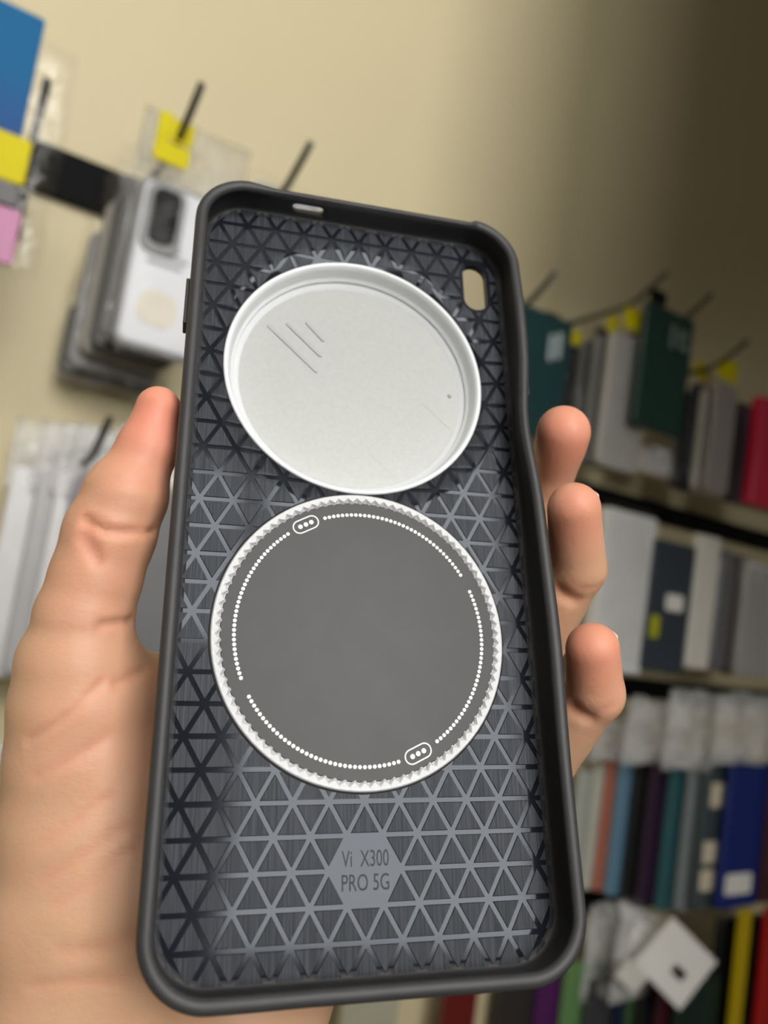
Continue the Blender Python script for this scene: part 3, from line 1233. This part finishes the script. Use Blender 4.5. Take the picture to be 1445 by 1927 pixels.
def pack(name, label, cat, color, pxl, pyt, pyb, Y, w=0.082, th=0.010, film=0.0, fm=None, r=0.010, group=None, rough=0.4, tags=(), cut=None):
    """a hanging retail pack: coloured case body, clear bag around it, stickers; placed by its left edge, top and bottom"""
    _seed[0] += 1
    zt = at(pxl, pyt, Y)
    zb = at(pxl, pyb, Y)
    x0 = (zt[0] + zb[0]) / 2
    z1, z0 = zt[2], zb[2]
    t = empty(name, (x0 + w / 2, Y + th / 2, z0))
    tag(t, label, cat, group)

    def L(x0_, x1_, z0_, z1_, y0_, y1_):
        return (x0_ - t.location.x, x1_ - t.location.x, z0_ - t.location.z, z1_ - t.location.z, y0_ - t.location.y, y1_ - t.location.y)
    slab_xz('case_body', *L(x0, x0 + w, z0, z1, Y, Y + th), r, colour(color, rough), t)
    if film:
        a = L(x0 - .005, x0 + w + .005, (z1 - .02) if fm else (z0 - .006), z1 + film, Y - .0015, Y + th + .0015)
        film_sheet('clear_bag', a[0], a[1], a[2], a[3], a[4], a[5], fm or m_film, t, .0022, _seed[0])
    for (nm, mt, u0, u1, v0, v1) in tags:      # stickers in fractions of the face
        a = L(x0 + w * u0, x0 + w * u1, z0 + (z1 - z0) * v0, z0 + (z1 - z0) * v1, Y - .0032, Y - .0012)
        slab_xz(nm, *a, min(.004, (a[1] - a[0]) * .3), mt, t, .0006)
    return t


def hook(label, tip_px, Ytip=0.60, rise=0.030, r=0.0032):
    tip = at(*tip_px, Ytip)
    L = WALL_Y - .012 - Ytip
    t = empty('display_hook', (tip[0], WALL_Y - .012, tip[2] - rise))
    tag(t, label, 'hook', 'steel hooks of the display wall')
    tube('prong', [(0, 0, 0), (0, -L * .5, 0), (0, -L * .70, rise * .04), (0, -L * .80, rise * .22), (0, -L * .90, rise * .58), (0, -L, rise)], r, m_hook, t)
    box('back_plate', -.012, .012, -.003, .001, -.022, .022, m_black, t, .001)
    return t


def rail(label, px, pyt, Y, x1, h):
    p = at(px, pyt, Y)
    o = box('wall_rail', 0, x1 - p[0], -.006, .006, -h, 0, m_black, None, .0015)
    o.location = (p[0], WALL_Y - .006, p[2])
    return tag(o, label, 'rail')


rail('black steel rail high on the cream wall, its end bare beside the blue pouch', 62, 255, .785, 2.1, .046)
rail('black steel rail of the second row, above the white box', 1100, 905, .785, 2.1, .03)
rail('black steel rail of the third row, above the blue and teal packs', 1150, 1272, .785, 2.1, .03)
rail('black steel rail of the lowest row, above the crumpled white tags', 1100, 1685, .785, 2.1, .03)

hook('steel hook on the bare rail end, nearest the blue pouch', (90, 150), .60, .034)
hook('steel hook through the yellow tag of the white backed case pack', (380, 157), .60)
hook('steel hook rising just above the top left corner of the phone case', (585, 268), .60)
hook('short dark hook above the silver film packs beside the thumb', (206, 788), .62)
hook('steel hook over the dark teal pack beside the right edge of the phone case', (1045, 512), .62)
hook('dark hook directly on top of the dark green card', (1255, 512), .60)
hook('steel hook to the right of the dark green card top', (1340, 553), .61)
hook('steel hook over the low yellow tags, rightmost of the top row', (1408, 640), .61)

# --- upper left: blue pouch
_p = at(-95, 20, .60)
pt = empty('retail_pouch', tuple(_p))
tag(pt, 'clear retail pouch with blue card and yellow label at the upper left edge', 'pouch')


def on_pouch(nm, mt, a, b, Yoff, th=.003, r=.003):
    A, B = at(b[0], a[1], .60), at(b[0], b[1], .60)
    A[0] = at(a[0], (a[1] + b[1]) / 2, .60)[0]
    slab_xz(nm, A[0] - _p[0], B[0] - _p[0], B[2] - _p[2], A[2] - _p[2], Yoff, Yoff + th, r, mt, pt, .0006)


def grad_mat(name, c0, c1, z0, z1):
    m = mat(name, c0, 0.6, spec=0.15)
    nt = m.node_tree
    tc = nt.nodes.new('ShaderNodeTexCoord')
    sp = nt.nodes.new('ShaderNodeSeparateXYZ')
    nt.links.new(tc.outputs['Object'], sp.inputs[0])
    mr = nt.nodes.new('ShaderNodeMapRange')
    mr.inputs['From Min'].default_value = z0
    mr.inputs['From Max'].default_value = z1
    nt.links.new(sp.outputs['Z'], mr.inputs['Value'])
    mx = nt.nodes.new('ShaderNodeMix')
    mx.data_type = 'RGBA'
    mx.inputs[6].default_value = (*c0, 1)
    mx.inputs[7].default_value = (*c1, 1)
    nt.links.new(mr.outputs[0], mx.inputs[0])
    nt.links.new(mx.outputs[2], nt.nodes['Principled BSDF'].inputs['Base Color'])
    return m


m_bluecard = grad_mat('printed_blue_card', (0.05, 0.045, 0.24), (0.010, 0.125, 0.29), -.12, -0.02)
on_pouch('printed_card', m_bluecard, (-95, 15), (40, 262), 0)
on_pouch('yellow_label', m_yellow, (-95, 262), (44, 352), -.002)
on_pouch('black_band', colour((0.05, 0.05, 0.055)), (-95, 352), (32, 392), -.001)
on_pouch('pink_panel', colour((0.46, 0.15, 0.30)), (-95, 392), (22, 500), 0)
A, B = at(-130, -40, .60), at(72, 520, .60)
film_sheet('clear_bag', A[0] - _p[0], B[0] - _p[0], B[2] - _p[2], A[2] - _p[2], .004, .016, m_film, pt, .003, 91)

# --- upper left: stack of bagged cases, the white backed one in front
GL = 'bagged cases behind the white backed one'
for k, (c, pl, ptp, pb, Y, wd, lab) in enumerate([
        ((0.10, 0.097, 0.09), 214, 335, 640, .682, .076, 'smoky clear case pack directly behind the white backed case'),
        ((0.035, 0.035, 0.035), 196, 345, 655, .699, .076, 'black case pack in the upper left stack, between two smoky clear ones'),
        ((0.26, 0.24, 0.20), 178, 362, 668, .716, .077, 'beige clear case pack fourth from the front of the upper left stack'),
        ((0.16, 0.155, 0.15), 150, 420, 690, .733, .080, 'grey case pack hanging lowest of the upper left stack'),
        ((0.045, 0.045, 0.045), 122, 560, 702, .752, .085, 'flat black pack closest to the wall in the upper left stack')]):
    pack('case_pack', lab, 'case pack', c, pl, ptp, pb, Y, wd, .011, .045 if k < 3 else 0.02, group=GL)

fy = .660
tl, bl = at(258, 318, fy), at(220, 645, fy)
fx0, fz1, fz0 = (tl[0] + bl[0]) / 2, tl[2], bl[2]
fw = .076
ft = empty('bagged_phone_case', (fx0 + fw / 2, fy, fz0))
tag(ft, 'white backed phone case with black camera window, bagged under a yellow tag', 'case pack')
hh = fz1 - fz0
m_grey_frame = colour((0.22, 0.22, 0.225), .35)
slab_xz('frame', -fw / 2, fw / 2, 0, hh, 0, .011, .011, m_grey_frame, ft)
slab_xz('white_back', -fw / 2 + .004, fw / 2 - .003, .004, hh - .004, -.0016, .002, .008, colour((0.72, 0.73, 0.76), .35), ft)
isl = slab_xz('camera_island', -fw / 2 + .006, -fw / 2 + .040, hh - .066, hh - .004, -.005, .001, .011, m_grey_frame, ft)
slab_xz('camera_window', -fw / 2 + .0115, -fw / 2 + .0345, hh - .058, hh - .009, -.0065, -.004, .008, m_black, isl, .0006)
for zz, a, b in ((.088, .016, .042), (.081, .016, .050), (.074, .016, .046)):
    slab_xz('printed_line', -fw / 2 + a, -fw / 2 + b, zz, zz + .004, -.0022, -.0014, .001, colour((0.30, 0.30, 0.32)), ft, .0002)
slab_xz('sticker', -fw / 2 + .014, -fw / 2 + .048, .022, .052, -.0024, -.0014, .012, colour((0.72, 0.67, 0.56)), ft, .0003)
film_sheet('clear_bag', -fw / 2 - .006, fw / 2 + .010, -.008, hh + .052, -.009, .014, m_film0, ft, .003, 12)
film_sheet('bag_header', -fw / 2 - .008, fw / 2 + .012, hh - .004, hh + .056, -.006, .004, film_mat('hazy_film', 0.30, (0.50, 0.48, 0.43)), ft, .003, 13)
yt, yb = at(303, 205, fy - .012), at(352, 322, fy - .012)
A = (yt[0] - ft.location.x, yb[0] - ft.location.x, yb[2] - fz0, yt[2] - fz0)
slab_xz('yellow_tag', A[0], A[1], A[2], A[2] + (A[3] - A[2]) * .42, -.013, -.0115, .003, m_yellow, ft, .0004)
slab_xz('yellow_tag', A[0], A[0] + (A[1] - A[0]) * .36, A[2] + (A[3] - A[2]) * .42, A[3], -.013, -.0115, .002, m_yellow, ft, .0004)
slab_xz('yellow_tag', A[0] + (A[1] - A[0]) * .36, A[1], A[2] + (A[3] - A[2]) * .45, A[3] - .004, -.0145, -.013, .002, m_yellow, ft, .0004)

pack('case_pack', 'grey bagged pack peeping over the top left corner of the phone case', 'case pack', (0.30, 0.31, 0.33), 452, 322, 640, .67, .075, .011, .012)

# --- left, second row: silver film packs behind the thumb
LF = 'silver film packs behind the thumb'
for k, (c, pl, ptp, pb, Y, lab) in enumerate([
        ((0.20, 0.20, 0.21), 262, 905, 1262, .655, 'dark grey film pack showing between the thumb and the phone case'),
        ((0.62, 0.62, 0.64), 185, 880, 1262, .672, 'pale grey film pack hidden mostly behind the thumb knuckle'),
        ((0.24, 0.215, 0.25), 108, 880, 1265, .690, 'mauve grey film pack along the left side of the thumb'),
        ((0.74, 0.73, 0.74), 78, 875, 1268, .706, 'white film pack next to the mauve one left of the thumb'),
        ((0.45, 0.45, 0.46), 40, 870, 1272, .722, 'mid grey film pack third from the thumb'),
        ((0.72, 0.72, 0.73), -12, 865, 1275, .738, 'pale film pack at the left picture edge beside the thumb')]):
    pack('film_pack', lab, 'case pack', c, pl, ptp, pb, Y, .080, .011, .042, m_film2, group=LF, rough=.3)
pack('film_pack', 'white film pack low at the left picture edge beside the palm', 'case pack', (0.66, 0.66, 0.67), -30, 1420, 1640, .70, .085, .012, .01, m_film2, rough=.3)

# --- right, top row
pack('hanging_card', 'dark teal card pack half hidden by the right edge of the phone case', 'card pack', (0.012, 0.045, 0.048), 965, 560, 812, .655, .082, .008, 0, r=.006,
     tags=(('white_mark', colour((0.35, 0.42, 0.42)), .56, .66, .62, .84), ('white_mark', colour((0.35, 0.42, 0.42)), .70, .80, .66, .88)))
RG = 'grey clear packs left of the dark green card'
for k, (c, pl, ptp, pb, Y, fl, lab) in enumerate([
        ((0.42, 0.41, 0.38), 1140, 612, 876, .655, .03, 'pale clear case pack foremost of the grey stack left of the green card'),
        ((0.16, 0.16, 0.16), 1112, 618, 872, .672, .03, 'grey clear case pack second in the stack left of the green card'),
        ((0.10, 0.10, 0.10), 1086, 628, 868, .689, .03, 'dark grey case pack third in the stack left of the green card'),
        ((0.02, 0.02, 0.022), 1056, 640, 862, .706, .02, 'black case pack rearmost in the stack left of the green card')]):
    pack('clear_case_pack', lab, 'case pack', c, pl, ptp, pb, Y, .070, .010, fl, group=RG,
         tags=((('yellow_tag', m_yellow, .18, .62, 1.04, 1.20), ('yellow_strip', m_yellow, .62, .78, .38, .62)) if k == 0 else
               (('yellow_tag', m_yellow, .02, .30, 1.00, 1.12),) if k == 3 else (('yellow_tag', m_yellow, .15, .4, 1.02, 1.16),) if k == 1 else ()))
pack('hanging_card', 'tall dark green card with pale marks, standing out in the top row', 'card pack', (0.006, 0.036, 0.026), 1206, 556, 800, .635, .090, .008, 0, r=.006,
     tags=(('pale_mark', colour((0.16, 0.22, 0.2)), .50, .58, .68, .88), ('pale_mark', colour((0.16, 0.22, 0.2)), .66, .86, .80, .87),
           ('pale_mark', colour((0.16, 0.22, 0.2)), .66, .74, .74, .84), ('pale_mark', colour((0.16, 0.22, 0.2)), .70, .90, .70, .76), ('hanger_tab', m_black, .0, .32, .99, 1.10)))
RI = 'clear packs under the low yellow tags'
for k, (c, pl, ptp, pb, Y, lab) in enumerate([
        ((0.30, 0.28, 0.26), 1340, 712, 928, .655, 'smoky clear case pack foremost under the low yellow tags'),
        ((0.50, 0.49, 0.45), 1318, 722, 926, .672, 'pale clear case pack second under the low yellow tags'),
        ((0.02, 0.024, 0.045), 1298, 712, 920, .690, 'navy case pack third under the low yellow tags'),
        ((0.09, 0.09, 0.09), 1276, 730, 920, .708, 'dark grey case pack rearmost under the low yellow tags')]):
    pack('clear_case_pack', lab, 'case pack', c, pl, ptp, pb, Y, .046, .010, .02, group=RI,
         tags=(('yellow_tag', m_yellow, -.15, .75, 1.03, 1.22),) if k == 0 else (('yellow_tag', m_yellow, -.2, .5, 1.02, 1.18),) if k == 2 else ())
pack('film_pack', 'small white wrapped pack below the bottom of the green card', 'case pack', (0.66, 0.65, 0.62), 1208, 830, 886, .70, .06, .014, .004, m_film2, rough=.3)
pack('slim_box', 'bright crimson box at the right picture edge', 'box', (0.62, 0.015, 0.06), 1424, 738, 950, .640, .09, .016, 0, r=.004)
pack('slim_box', 'purple grey box directly behind the crimson one', 'box', (0.12, 0.09, 0.14), 1402, 760, 950, .662, .09, .014, 0, r=.004)
pack('slim_box', 'black box behind the purple grey one, left of the crimson box', 'box', (0.012, 0.010, 0.010), 1382, 750, 945, .682, .09, .014, 0, r=.004)
pack('slim_box', 'thin ochre pack left of the black and crimson boxes', 'box', (0.28, 0.16, 0.015), 1370, 790, 850, .70, .05, .008, 0, r=.003)

# --- right, second row
pack('phone_box', 'tall white box right of the middle fingertip', 'box', (0.70, 0.70, 0.68), 1126, 948, 1262, .655, .092, .018, .012, r=.004)
pack('phone_box', 'slate blue box with round white label and yellow sticker', 'box', (0.035, 0.046, 0.062), 1219, 1008, 1262, .652, .082, .014, 0, r=.004,
     tags=(('round_label', m_paper, .38, .78, .47, .60), ('yellow_sticker', mat('lime_sticker', (0.42, 0.42, 0.01), .5, noise=.05, nscale=50), .08, .28, .25, .42)))
pack('phone_box', 'narrow cream white box right of the slate blue box', 'box', (0.74, 0.72, 0.64), 1304, 1000, 1258, .652, .046, .014, 0, r=.004)
pack('case_pack', 'bluish grey case pack right of the narrow cream box', 'case pack', (0.14, 0.14, 0.155), 1348, 1030, 1262, .655, .03, .012, .015)
pack('case_pack', 'dark brown case pack between the bluish grey and the pale film packs', 'case pack', (0.03, 0.018, 0.012), 1374, 1040, 1270, .66, .03, .012, 0)
pack('film_pack', 'pale film wrapped pack at the right picture edge of the second row', 'case pack', (0.40, 0.39, 0.37), 1396, 1060, 1272, .65, .08, .012, .01, m_film2, rough=.3)

# --- right, third row: a stack seen along its spines, blue pack in front
R3 = 'colourful packs of the third row'
for k, (c, pl, ptp, pb, Y, wd, lab, tg) in enumerate([
        ((0.003, 0.018, 0.16), 1366, 1432, 1712, .640, .088, 'royal blue pack with white label, foremost of the third row', (('white_label', m_paper, .08, .72, .10, .24),)),
        ((0.05, 0.012, 0.016), 1442, 1440, 1700, .634, .080, 'dark maroon pack right of the royal blue one at the picture edge', ()),
        ((0.055, 0.075, 0.085), 1320, 1420, 1712, .660, .088, 'slate grey pack with three cream stickers behind the royal blue one',
         (('cream_sticker', colour((0.72, 0.64, 0.48)), .10, .42, .66, .82), ('cream_sticker', colour((0.72, 0.64, 0.48)), .06, .40, .30, .44), ('cream_sticker', colour((0.72, 0.64, 0.48)), .06, .38, .12, .26))),
        ((0.22, 0.25, 0.26), 1290, 1425, 1715, .676, .088, 'light grey pack between the slate and the teal packs', ()),
        ((0.035, 0.115, 0.135), 1254, 1425, 1715, .692, .088, 'teal pack in the middle of the third row', ()),
        ((0.035, 0.015, 0.042), 1218, 1430, 1700, .706, .088, 'dark purple pack left of the teal one', ()),
        ((0.012, 0.012, 0.012), 1190, 1430, 1690, .720, .088, 'black pack between the dark purple and the light blue packs', ()),
        ((0.14, 0.27, 0.38), 1158, 1420, 1686, .734, .088, 'light blue pack in the third row beside the coral one', ()),
        ((0.46, 0.16, 0.11), 1136, 1415, 1678, .746, .088, 'coral pink pack in the third row', ()),
        ((0.56, 0.57, 0.50), 1112, 1440, 1675, .757, .088, 'off white pack next to the coral pink one', ()),
        ((0.44, 0.46, 0.42), 1080, 1450, 1672, .768, .088, 'pale grey green pack rearmost of the third row by the case edge', ())]):
    pack('case_pack', lab, 'case pack', c, pl, ptp, pb, Y, wd, .009, 0, group=R3, tags=tg, r=.006)
for k, (a, b, Y, lab) in enumerate([((1352, 1300), (1445, 1440), .630, 'crinkled clear header bag over the royal blue pack'),
                                    ((1262, 1295), (1340, 1450), .655, 'crinkled clear header bag over the slate and grey packs'),
                                    ((1185, 1310), (1280, 1440), .688, 'crinkled clear header bag over the teal and purple packs'),
                                    ((1118, 1345), (1205, 1435), .728, 'crinkled clear header bag over the coral and light blue packs')]):
    A, B = at(*a, Y), at(*b, Y)
    o = film_sheet('header_bag', 0, max(.06, B[0] - A[0]), 0, A[2] - B[2], -.009, .009, m_film2, None, .006, 40 + k)
    o.location = (A[0], Y, B[2])
    tag(o, lab, 'bag', 'clear header bags of the third row')

# --- right, lowest row: crumpled white tags and more packs
R4 = 'packs of the lowest row'
for k, (c, pl, ptp, pb, Y, wd, lab) in enumerate([
        ((0.42, 0.010, 0.008), 1430, 1712, 2050, .630, .088, 'red pack in the lower right corner'),
        ((0.50, 0.36, 0.004), 1382, 1716, 2050, .640, .022, 'mustard yellow pack left of the red one'),
        ((0.006, 0.006, 0.007), 1408, 1730, 2050, .652, .10, 'black pack directly behind the mustard yellow and red ones'),
        ((0.007, 0.010, 0.009), 1340, 1735, 2050, .668, .10, 'soot black pack left of the mustard yellow one'),
        ((0.008, 0.022, 0.018), 1270, 1856, 2050, .655, .085, 'very dark green pack under the punched white tag'),
        ((0.060, 0.010, 0.020), 1236, 1850, 2050, .672, .085, 'maroon pack left of the very dark green one'),
        ((0.012, 0.012, 0.013), 1200, 1846, 2050, .689, .085, 'black pack left of the maroon one'),
        ((0.05, 0.11, 0.045), 1178, 1846, 2050, .703, .085, 'moss green pack left of the black one'),
        ((0.012, 0.02, 0.06), 1158, 1846, 2050, .715, .085, 'navy pack in the lowest row left of the moss green one'),
        ((0.055, 0.055, 0.06), 1100, 1846, 2050, .730, .085, 'charcoal pack in the lowest row below the crumpled tags'),
        ((0.14, 0.28, 0.10), 1056, 1820, 2050, .744, .085, 'light green pack under the lower right corner of the phone case'),
        ((0.09, 0.015, 0.11), 1006, 1830, 2050, .758, .085, 'violet pack below the bottom edge of the phone case'),
        ((0.035, 0.03, 0.028), 930, 1840, 2050, .768, .085, 'brown black pack left of the violet one')]):
    pack('case_pack', lab, 'case pack', c, pl, ptp, pb, Y, wd, .009, 0, group=R4, r=.005)
pack('case_pack', 'dark red pack just below the bottom edge of the phone case', 'case pack', (0.13, 0.012, 0.01), 830, 1850, 2050, .74, .05, .010, 0, r=.005)
pack('film_pack', 'pale olive film pack below the bottom edge beside the wrist', 'case pack', (0.40, 0.38, 0.28), 640, 1850, 2060, .70, .07, .012, .01, m_film2)

m_tagpaper = mat('white_tag_card', (0.72, 0.71, 0.68), 0.5, noise=0.06, nscale=40)


def paper_tag(label, px, py, Y, size, rot, tilt, holed=False, group='crumpled white tags of the lowest row'):
    """a bent hang tag with a hole near one corner"""
    n = 12
    V, F = [], []
    r = np.random.default_rng(int(px * 7 + py))
    b = r.uniform(-1, 1, 3)
    hole = (0.62, 0.42)
    keep = {}
    for s in (0, 1):
        for i in range(n + 1):
            for j in range(n + 1):
                u, v = i / n - .5, j / n - .5
                bend = .12 * b[0] * u * u + .10 * b[1] * v * v + .10 * b[2] * u * v
                V.append((u * size, bend * size * 1.4 + (.0009 if s else 0), v * size))
    m = (n + 1) ** 2
    for i in range(n):
        for j in range(n):
            if holed and math.hypot((i + .5) / n - hole[0], (j + .5) / n - hole[1]) < .10:
                continue
            a, c = i * (n + 1) + j, (i + 1) * (n + 1) + j
            F += [(a, c, c + 1, a + 1), (a + m, a + 1 + m, c + 1 + m, c + m)]
            keep[(i, j)] = 1
    for (i, j) in keep:
        a, c = i * (n + 1) + j, (i + 1) * (n + 1) + j
        for q, e in (((i - 1, j), (a, a + 1)), ((i + 1, j), (c, c + 1)), ((i, j - 1), (a, c)), ((i, j + 1), (a + 1, c + 1))):
            if q not in keep:
                F.append((e[0], e[1], e[1] + m, e[0] + m))
    o = mesh_obj('hang_tag', V, F, m_tagpaper, None)
    o.location = at(px, py, Y)
    o.rotation_euler = Euler((math.radians(tilt[0]), math.radians(rot), math.radians(tilt[1])), 'YXZ')
    tag(o, label, 'tag', group)
    return o


paper_tag('large punched white hang tag turned on its corner above the very dark green pack', 1272, 1812, .630, .074, 36, (-10, -38), True)
paper_tag('crumpled white tag just left of the punched one', 1222, 1790, .672, .055, 20, (-24, -45))
paper_tag('crumpled white tag lying flat across the top of the tag row', 1206, 1748, .705, .058, 14, (-45, -16))
paper_tag('crumpled white tag nearest the lower right rim of the phone case', 1138, 1778, .766, .066, -12, (-8, -6))
paper_tag('narrow bright white tag folded forward in the tag row', 1188, 1838, .662, .030, 28, (10, -50))
for k, (a, b, Y, lab) in enumerate([((1112, 1700), (1195, 1868), .737, 'crumpled film over the charcoal and light green packs'),
                                    ((1165, 1735), (1225, 1872), .690, 'crumpled film between the crumpled tags and the maroon pack')]):
    A, B = at(*a, Y), at(*b, Y)
    o = film_sheet('header_bag', 0, max(.06, B[0] - A[0]), 0, A[2] - B[2], -.008, .008, m_film2, None, .007, 60 + k)
    o.location = (A[0], Y, B[2])
    tag(o, lab, 'bag', 'crumpled films of the lowest row')
